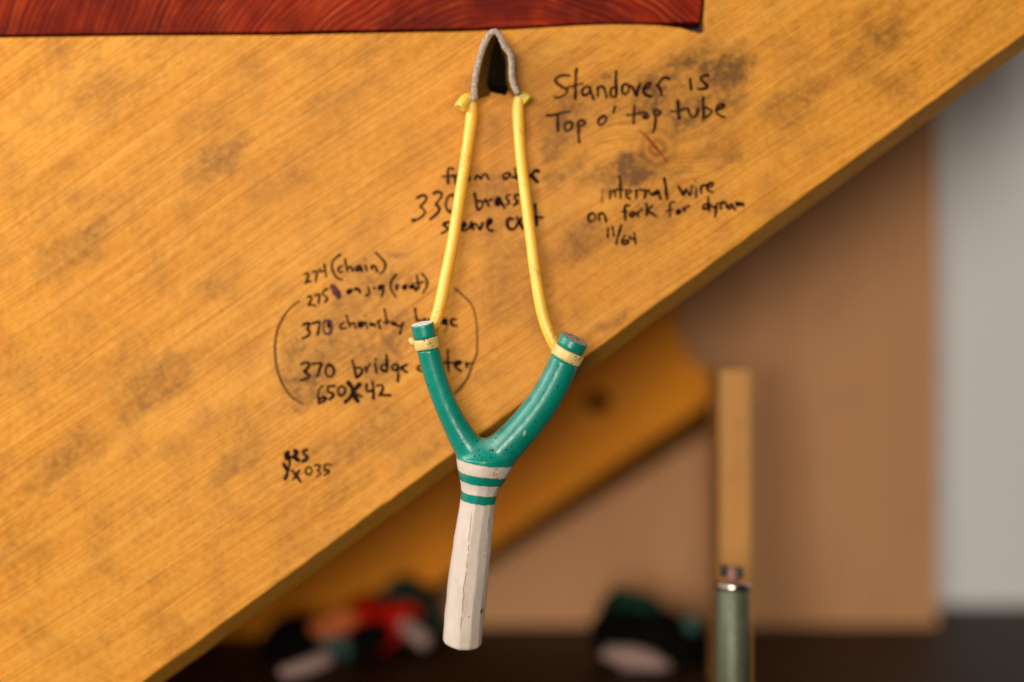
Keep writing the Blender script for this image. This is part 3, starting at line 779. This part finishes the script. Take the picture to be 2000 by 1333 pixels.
def surface_nets(Fv):
    ins = Fv < 0
    nx, ny, nz = Fv.shape
    cnt = np.zeros((nx - 1, ny - 1, nz - 1), np.int8)
    cs = [(i, j, k) for i in (0, 1) for j in (0, 1) for k in (0, 1)]
    for i, j, k in cs: cnt += ins[i:nx - 1 + i, j:ny - 1 + j, k:nz - 1 + k]
    act = np.argwhere((cnt > 0) & (cnt < 8))
    idx = -np.ones(cnt.shape, np.int64); idx[act[:, 0], act[:, 1], act[:, 2]] = np.arange(len(act))
    pos = np.zeros((len(act), 3)); num = np.zeros(len(act))
    for a in cs:
        for ax in range(3):
            if a[ax] == 1: continue
            b = list(a); b[ax] = 1
            fa = Fv[act[:, 0] + a[0], act[:, 1] + a[1], act[:, 2] + a[2]]; fb = Fv[act[:, 0] + b[0], act[:, 1] + b[1], act[:, 2] + b[2]]
            s = (fa < 0) != (fb < 0)
            t = np.where(s, fa / np.where(s, fa - fb, 1), 0)
            q = np.array(a, float)[None] + t[:, None] * (np.array(b, float) - np.array(a, float))[None]
            pos += q * s[:, None]; num += s
    verts = act + pos / num[:, None]
    faces = []
    for ax in range(3):
        sl0 = [slice(None)] * 3; sl1 = [slice(None)] * 3
        sl0[ax] = slice(0, -1); sl1[ax] = slice(1, None)
        A0, A1 = ins[tuple(sl0)], ins[tuple(sl1)]
        e = np.argwhere(A0 != A1)
        flip = A0[e[:, 0], e[:, 1], e[:, 2]]
        o1, o2 = [(1, 2), (2, 0), (0, 1)][ax]
        def cell(du, dv):
            c = e.copy(); c[:, o1] += du; c[:, o2] += dv
            return idx[c[:, 0], c[:, 1], c[:, 2]]
        q = np.stack([cell(-1, -1), cell(0, -1), cell(0, 0), cell(-1, 0)], 1)
        q[~flip] = q[~flip][:, ::-1]
        faces.append(q)
    return verts, np.vstack(faces)
vg, fg = surface_nets(d.astype(np.float32))
for _ in range(2):                       # relax the net a touch
    s = np.zeros_like(vg); c_ = np.zeros(len(vg))
    for a, b in ((0, 1), (1, 2), (2, 3), (3, 0)):
        np.add.at(s, fg[:, a], vg[fg[:, b]]); np.add.at(c_, fg[:, a], 1)
        np.add.at(s, fg[:, b], vg[fg[:, a]]); np.add.at(c_, fg[:, b], 1)
    vg = 0.6 * vg + 0.4 * s / c_[:, None]
ppx = vg[:, 0] * step + gx[0]; ppy = vg[:, 1] * step + gy[0]; yy = (vg[:, 2] * step + gz[0]) * U
W = np.stack([(ppx - 1000) * U * (1 + yy), yy, (666.5 - ppy) * U * (1 + yy)], 1)
tri_n = np.cross(W[fg[:, 2]] - W[fg[:, 0]], W[fg[:, 3]] - W[fg[:, 1]])
# outward = pointing away from the wood; flip everything if needed
cen = W[fg].mean(1)
low = cen[:, 2].argmin()
if tri_n[low][2] > 0: fg = fg[:, ::-1]; tri_n = -tri_n
vn = np.zeros_like(W)
for a in range(4): np.add.at(vn, fg[:, a], tri_n)
vn /= np.linalg.norm(vn, axis=1, keepdims=True) + 1e-12

AX = (0.145, -0.115, 1.0)
def zq_of(px, py, y=-0.011):
    q = P(px, py, y)
    return q.x * AX[0] + q.y * AX[1] + q.z
Eg = [zq_of(941, v) for v in (908.5, 932, 951, 972, 990.5)]

# painted wood: sea-green fork, white handle, two white and two green rings
pm = M('painted_wood'); p = pm.pos()
zq = pm.vmath('DOT_PRODUCT', p, AX)
zq = pm.math('ADD', zq, pm.math('MULTIPLY', pm.math('SUBTRACT', pm.noise(p, 200, 3), 0.5), 0.0017))
def above(e): return pm.rng(zq, e - 0.00008, e + 0.00008)
g = above(Eg[0])
g = pm.math('MAXIMUM', g, pm.math('SUBTRACT', above(Eg[2]), above(Eg[1])))
g = pm.math('MAXIMUM', g, pm.math('SUBTRACT', above(Eg[4]), above(Eg[3])))
green = pm.mix(pm.rng(pm.noise(p, 45, 3), 0.35, 0.65), (0.001, 0.185, 0.128), (0.003, 0.225, 0.160))
# scuffed, paler tips and scratches in the green
scuf = pm.rng(pm.math('MULTIPLY', pm.noise(p, 70, 4, 0.7), pm.noise(p, 900, 2)), 0.30, 0.40)
green = pm.mix(pm.math('MULTIPLY', scuf, 0.10), green, (0.16, 0.40, 0.33))
white = pm.mix(pm.rng(pm.noise(p, 70, 4), 0.3, 0.7), (0.585, 0.485, 0.405), (0.65, 0.55, 0.465))
grime = pm.math('MULTIPLY', pm.rng(pm.noise(pm.vmath('MULTIPLY', p, (1, 1, 0.35)), 160, 4, 0.65), 0.42, 0.66), pm.rng(pm.vmath('DOT_PRODUCT', p, (0, 0, 1)), -0.11, -0.17, 0.25, 0.8))
white = pm.mix(pm.math('MULTIPLY', grime, 0.55), white, (0.46, 0.33, 0.22))
sep = pm.n('ShaderNodeSeparateXYZ'); pm.put(sep.inputs[0], p)
X_, Y_, Z_ = sep.outputs
def crack(pts, w0, thr, side=True):
    """a split in the paint running down the handle between two photo points"""
    (ax_, ay_), (bx_, by_) = pts
    a, b = P(ax_, ay_, 0), P(bx_, by_, 0)
    sl = (b.x - a.x) / (b.z - a.z)
    line = pm.math('ADD', a.x, pm.math('MULTIPLY', pm.math('SUBTRACT', Z_, a.z), sl))
    wob = pm.math('MULTIPLY', pm.math('SUBTRACT', pm.noise(pm.comb(0, 0, Z_), 90, 3), 0.5), 0.0038)
    dx = pm.math('ABSOLUTE', pm.math('SUBTRACT', X_, pm.math('ADD', line, wob)))
    mk = pm.rng(dx, w0, w0 * 0.4)
    mk = pm.math('MULTIPLY', mk, pm.rng(pm.noise(pm.comb(X_, 0, pm.math('MULTIPLY', Z_, 1.0)), 330, 3), thr, thr + 0.05))
    mk = pm.math('MULTIPLY', mk, pm.math('MULTIPLY', pm.rng(Z_, a.z + .001, a.z - .001), pm.rng(Z_, b.z - .001, b.z + .001)))
    return pm.math('MULTIPLY', mk, pm.rng(Y_, 0.012, 0.008))
crk = crack([(922, 1000), (899, 1232)], 0.00044, 0.42)
crk = pm.math('MAXIMUM', crk, crack([(956, 1010), (944, 1100)], 0.00032, 0.50))
crk = pm.math('MAXIMUM', crk, crack([(945, 1120), (925, 1225)], 0.00030, 0.56))
white = pm.mix(crk, white, (0.36, 0.19, 0.07))
chips = pm.rng(pm.math('MULTIPLY', pm.noise(p, 620, 2), pm.noise(p, 75, 2)), 0.335, 0.36)
near = pm.math('MULTIPLY', chips, pm.rng(zq, Eg[4] - 0.004, Eg[4] + 0.002))
white = pm.mix(near, white, (0.45, 0.22, 0.06))
# tan line of bare wood where two paints meet
lines = None
for e in Eg:
    l_ = pm.rng(pm.math('ABSOLUTE', pm.math('SUBTRACT', zq, e)), 0.00034, 0.00012)
    lines = l_ if lines is None else pm.math('MAXIMUM', lines, l_)
col = pm.mix(g, white, green)
col = pm.mix(pm.math('MULTIPLY', lines, pm.rng(pm.noise(p, 420, 2), 0.42, 0.55)), col, (0.50, 0.30, 0.12))
# black specks where the green has chipped, thick in the crotch
vo = pm.n('ShaderNodeTexVoronoi', feature='F1'); pm.put(vo.inputs['Vector'], p); vo.inputs['Scale'].default_value = 430
wn = pm.n('ShaderNodeTexWhiteNoise'); pm.put(wn.inputs['Vector'], vo.outputs['Position'])
dc = pm.vmath('DISTANCE', p, P(948, 858, -0.008))
rate = pm.math('ADD', pm.rng(dc, 0.022, 0.004, 0.0, 0.55), pm.math('ADD', 0.016, pm.math('MULTIPLY', pm.rng(pm.vmath('DISTANCE', p, P(1046, 742, -0.01)), 0.030, 0.008), 0.20)))
spk = pm.math('MULTIPLY', pm.math('LESS_THAN', wn.outputs['Value'], pm.math('MULTIPLY', rate, pm.rng(pm.noise(p, 130, 3), 0.42, 0.60, 0.1, 1.9))), pm.rng(vo.outputs['Distance'], 0.30, 0.20))
col = pm.mix(pm.math('MULTIPLY', spk, g), col, (0.004, 0.012, 0.010))
# a worn chip on the right arm, a dark nick near the handle's foot
def spot(px, py, y, rx, ry, rot, c, col, amt=0.9):
    mk = ellipse_mask(pm, pm.vmath('ADD', p, pm.vmath('MULTIPLY', pm.vmath('SUBTRACT', pm.noise(p, 500, 2, out='Color'), (.5, .5, .5)), (.0016, 0, .0016))), px, py, rx, ry, rot, y, (1.05, 0.8))
    return pm.mix(pm.math('MULTIPLY', mk, amt), col, c)
col = spot(1024, 846, -0.011, 3.2, 6.5, -20, (0.34, 0.42, 0.34), col)
col = spot(941, 1192, 0.008, 2.0, 5.5, -10, (0.03, 0.02, 0.015), col)
col = spot(916, 1208, -0.005, 1.3, 3.0, -15, (0.25, 0.11, 0.03), col)
wv_ = pm.vmath('ADD', p, pm.vmath('MULTIPLY', pm.vmath('SUBTRACT', pm.noise(p, 130, 4, out='Color'), (.5, .5, .5)), (.008, 0, .008)))
dust = pm.math('MAXIMUM', ellipse_mask(pm, wv_, 957, 866, 34, 17, 12, -0.011, (1.1, 0.1)), pm.math('MULTIPLY', ellipse_mask(pm, wv_, 1046, 745, 13, 100, -32, -0.011, (1.1, 0.1)), 0.7))
dust = pm.math('MULTIPLY', dust, pm.rng(pm.noise(p, 1500, 2, 0.6), 0.25, 0.75))
col = pm.mix(pm.math('MULTIPLY', pm.math('MULTIPLY', dust, pm.math('SUBTRACT', 1, spk)), 0.42), col, (0.48, 0.58, 0.52))
pm.bump(pm.math('ADD', pm.noise(p, 260, 3), pm.math('MULTIPLY', spk, -1.2)), 0.16, 0.0006)
rgh = pm.mix(g, (0.55, 0.55, 0.55), pm.mix(pm.rng(pm.noise(p, 700, 2), 0.35, 0.65), (0.27,) * 3, (0.38,) * 3))
paint = pm.out(col, rgh, 0.36)
pm.put(pm.b.inputs['Coat Weight'], pm.math('MULTIPLY', g, 0.25))
pm.b.inputs['Coat Roughness'].default_value = 0.30
# sawn ends
em = M('sawn_end'); p = em.pos()
f = em.noise(p, 700, 3, 0.7)
rough_c = em.ramp(f, [(0.38, (0.10, 0.05, 0.035)), (0.47, (0.42, 0.34, 0.30)), (0.7, (0.68, 0.64, 0.60))])
clean_c = em.ramp(f, [(0.30, (0.10, 0.09, 0.08)), (0.35, (0.66, 0.68, 0.63)), (0.7, (0.78, 0.79, 0.75))])
ecol = em.mix(em.rng(em.vmath('DOT_PRODUCT', p, (1, 0, 0)), -0.001, 0.001), clean_c, rough_c)
em.bump(f, 0.5, 0.0006)
end_mat = em.out(ecol, 0.7, 0.3)

sling = empty('slingshot', P(902, 1266, 0.012))
vzq = W @ np.array(AX)
is_fork = vzq[fg].mean(1) > Eg[0]
ends = np.zeros(len(fg), bool)
fn = tri_n / (np.linalg.norm(tri_n, axis=1, keepdims=True) + 1e-12)
def to_img_n(n): v = np.array([n[0], n[2], -n[1]], float); return v / np.linalg.norm(v)
for cc, nn_, rr0 in (((824.5, 632, depth(632)), nL, 24), ((1123, 661.5, depth(661)), nR, 31)):
    pc = np.array(P(cc[0], cc[1], cc[2] * U))
    ends |= (np.linalg.norm(cen - pc, axis=1) < rr0 * U) & (fn @ to_img_n(nn_) > 0.90)
def sub_mesh(name, mask, mats, idxs):
    fs = fg[mask]; used, inv = np.unique(fs, return_inverse=True)
    o = mesh_obj(name, W[used], inv.reshape(fs.shape), mats, sling, smooth=True, fmat=idxs)
    o.data.normals_split_custom_set_from_vertices(vn[used].tolist())
    return o
sub_mesh('fork', is_fork, [paint, end_mat], ends[is_fork].astype(int))
sub_mesh('handle', ~is_fork, [paint], np.zeros((~is_fork).sum(), int))
tag(sling, 'wooden slingshot with sea green fork and white banded handle hanging by its pouch', 'slingshot')

# ---- rubber
lm = M('yellow_latex'); p = lm.pos()
n1 = lm.noise(p, 40, 3)
lc = lm.mix(lm.rng(n1, 0.3, 0.7), (0.86, 0.50, 0.03), (0.92, 0.58, 0.08))
sp = lm.rng(lm.math('MULTIPLY', lm.noise(p, 480, 2), lm.noise(p, 60, 2)), 0.34, 0.38)
lc = lm.mix(lm.math('MULTIPLY', sp, 0.5), lc, (0.45, 0.22, 0.03))
lm.bump(lm.noise(p, 600, 2), 0.08, 0.0004)
latex = lm.out(lc, 0.5, 1.0)
lm.b.inputs['Subsurface Weight'].default_value = 1.0
lm.b.inputs['Subsurface Radius'].default_value = (1.0, 0.55, 0.06)
lm.b.inputs['Subsurface Scale'].default_value = 0.007
lm = M('aged_latex_band'); p = lm.pos()
lc = lm.mix(lm.rng(lm.noise(p, 120, 4), 0.35, 0.65), (0.66, 0.46, 0.14), (0.72, 0.55, 0.22))
sp = lm.rng(lm.math('MULTIPLY', lm.noise(p, 620, 2), lm.noise(p, 150, 2)), 0.345, 0.37)
lc = lm.mix(lm.math('MULTIPLY', sp, 0.85), lc, (0.12, 0.06, 0.02))
band_mat = lm.out(lc, 0.42, 0.5)
lm.b.inputs['Subsurface Weight'].default_value = 0.35
lm.b.inputs['Subsurface Radius'].default_value = (1.0, 0.6, 0.15)
lm.b.inputs['Subsurface Scale'].default_value = 0.002

def rubber(pts, r_px, open_end):
    q = catmull(pts, 10)
    path = [P(a[0], a[1], a[2]) for a in q]
    return tube(path, [r_px * U * (1 + a[2]) * a[3] for a in q], 24, 0.42, open_end)
yp = 0.026
V, F = rubber([(836, 672, .004, .75), (843, 655, .004, .85), (850, 632, .004, 1), (861, 590, .004, 1.04), (873, 530, .006, 1), (885, 470, .009, .98), (896, 400, .012, .97), (907, 330, .016, .96), (917, 262, .020, .98), (921.5, 225, .0225, 1.0),
               (921, 203, .023, 1.0), (916, 194, .0215, .95), (909, 196, .020, 1.0), (899, 211, .0185, 1.08)], 11.6, (False, True))
mesh_obj('rubber_tube', V, F, latex, sling, smooth=True)
V, F = rubber([(1092, 694, .004, .8), (1084, 677, .002, .95), (1074, 655, .002, 1.02), (1062, 622, .003, 1.04), (1053, 580, .004, 1.03), (1045, 530, .006, 1), (1035, 450, .010, .98), (1025, 370, .014, .97), (1017, 300, .018, .96), (1013, 240, .0215, 1.0),
               (1012, 205, .0235, 1.0), (1016, 193, .023, .95), (1024, 190, .022, .95), (1032, 196, .0215, 1.0)], 11.4, (False, True))
mesh_obj('rubber_tube', V, F, latex, sling, smooth=True)

def band(c, n, r, hh, th, lumps=()):
    """a flat rubber wrap round an arm"""
    c = P(c[0], c[1], c[2] * U)
    n = Vector(to_img_n(n)); a = n.cross(Vector((0, 1, 0))).normalized(); b = n.cross(a)
    prof = [(-hh, -th), (-hh, th * .3), (-hh * .86, th * .85), (-hh * .4, th), (hh * .4, th), (hh * .86, th * .85), (hh, th * .3), (hh, -th)]
    V, F = [], []
    N, K = 72, len(prof)
    for i in range(N):
        t = 2 * math.pi * i / N
        dirv = a * math.cos(t) + b * math.sin(t)
        wv = 1 + 0.05 * math.sin(3 * t + 1) ; dr = 0.5 * math.sin(5 * t)
        for h_, t_ in prof:
            V.append(c + n * (h_ * wv * U) + dirv * ((r + t_ + dr) * U))
    for i in range(N):
        for k in range(K):
            F.append((i * K + k, i * K + (k + 1) % K, ((i + 1) % N) * K + (k + 1) % K, ((i + 1) % N) * K + k))
    return V, F
V, F = band(cL, bL, 22.5, 10.4, 2.1)
t1, f1 = tube([P(803, 660, .000), P(804, 664, -.001), P(808, 671, -.001), P(811, 674, .0)], [0.0012, 0.0022, 0.0022, 0.0012], 14)
k = len(V); V += t1; F += [tuple(i + k for i in q) for q in f1]
mesh_obj('band_wrap', V, F, band_mat, sling, smooth=True)
V, F = band(cR, bR, 29.3, 10.6, 2.1)
mesh_obj('band_wrap', V, F, band_mat, sling, smooth=True)

# ---- suede pouch folded over, open side to the lens
pm2 = M('suede'); p = pm2.pos()
f = pm2.noise(p, 420, 4, 0.7)
scol = pm2.mix(pm2.rng(f, 0.35, 0.65), (0.16, 0.078, 0.010), (0.30, 0.15, 0.022))
pm2.bump(f, 0.8, 0.001)
suede = pm2.out(scol, 0.95, 0.1)
pm3 = M('suede_cut_edge'); p = pm3.pos()
f = pm3.noise(p, 600, 4, 0.7)
ecol = pm3.mix(pm3.rng(f, 0.35, 0.65), (0.27, 0.19, 0.13), (0.54, 0.43, 0.34))
pm3.bump(f, 0.9, 0.001)
suede_edge = pm3.out(ecol, 0.95, 0.1)
outer = [(921, 196), (920, 180), (921, 160), (924, 140), (929, 118), (934, 100), (940, 84), (947, 70), (955, 60), (964, 56), (974, 58), (981, 66), (987, 78), (992, 90), (998, 96), (1003, 106), (1005.5, 122), (1006, 145), (1008, 160), (1013, 172), (1017, 181)]
op = [np.array(q) for q in catmull(outer, 5)]
V, F, fm = [], [], []
n = len(op)
layers = 9
for L_ in range(layers):
    t = L_ / (layers - 1)
    y_ = 0.013 + (YB - 0.013 - 0.0004) * t
    for side in (0, 1):
        for i, q in enumerate(op):
            tn = op[min(i + 1, n - 1)] - op[max(i - 1, 0)]; tn = tn / np.linalg.norm(tn)
            nrm = np.array([-tn[1], tn[0]])           # to the inside of the fold
            jit = 0.5 * math.sin(i * 1.3 + L_) + 0.4 * rng.uniform(-1, 1)
            th_ = 12.0 if side else 0
            w_ = q + nrm * (th_ + jit)
            # the fold narrows towards the board
            cx_ = 978
            w_ = np.array([cx_ + (w_[0] - cx_) * (1 - 0.55 * t), 125 + (w_[1] - 125) * (1 - 0.22 * t) + 6 * t])
            V.append(P(w_[0], w_[1], y_))
def id_(L_, side, i): return (L_ * 2 + side) * n + i
for L_ in range(layers - 1):
    for i in range(n - 1):
        F.append((id_(L_, 0, i), id_(L_ + 1, 0, i), id_(L_ + 1, 0, i + 1), id_(L_, 0, i + 1))); fm.append(1 if L_ == 0 else 0)
        F.append((id_(L_, 1, i), id_(L_, 1, i + 1), id_(L_ + 1, 1, i + 1), id_(L_ + 1, 1, i))); fm.append(0)
for i in range(n - 1):
    F.append((id_(0, 0, i), id_(0, 0, i + 1), id_(0, 1, i + 1), id_(0, 1, i))); fm.append(1)
    e_ = layers - 1
    F.append((id_(e_, 0, i), id_(e_, 1, i), id_(e_, 1, i + 1), id_(e_, 0, i + 1))); fm.append(0)
for L_ in range(layers - 1):
    F.append((id_(L_, 0, 0), id_(L_, 1, 0), id_(L_ + 1, 1, 0), id_(L_ + 1, 0, 0))); fm.append(0)
    F.append((id_(L_, 0, n - 1), id_(L_ + 1, 0, n - 1), id_(L_ + 1, 1, n - 1), id_(L_, 1, n - 1))); fm.append(0)
mesh_obj('pouch', V, F, [suede, suede_edge], sling, smooth=True, fmat=fm)
# pale cord ties at the pouch's corners
for px, py, y_ in ((917, 190, 0.0215), (1019, 187, 0.0225)):
    ring_ = []
    for i in range(25):
        a = 2 * math.pi * i / 24
        ring_.append(P(px, py, y_) + Vector((math.cos(a) * 0.0034, math.sin(a) * 0.0034, 0.0006 * math.cos(a * 2))))
    V, F = tube(ring_, [0.0007] * 25, 8)
    mesh_obj('tie', V, F, simple('pale_cord', (0.72, 0.60, 0.38), 0.7, 0.3), sling, smooth=True)
# black peg added as the shade inside the pouch, which hangs on it
plug_m = simple('plug_shade', (0.008, 0.005, 0.003), 0.9, 0.0)
pg, pgb = [], []
for i, q in enumerate(op):
    tn = op[min(i + 1, n - 1)] - op[max(i - 1, 0)]; tn = tn / np.linalg.norm(tn)
    w_ = q + np.array([-tn[1], tn[0]]) * 12.0
    if w_[1] < 176 and i % 2 == 0:
        pg.append((978 + (w_[0] - 978) * 0.58, 125 + (w_[1] - 125) * 0.80 + 5))
        pgb.append((978 + (w_[0] - 978) * 0.45, 125 + (w_[1] - 125) * 1.15 + 5))
k = len(pg)
V = [P(a, b, 0.030) for a, b in pg] + [P(a, b, YB) for a, b in pgb]
F = [tuple(range(k))] + [(i, k + i, k + (i + 1) % k, (i + 1) % k) for i in range(k)]
pk = mesh_obj('plug', V, F, plug_m)
tag(pk, 'black peg added for the shade inside the fold of the slingshot pouch', 'plug')
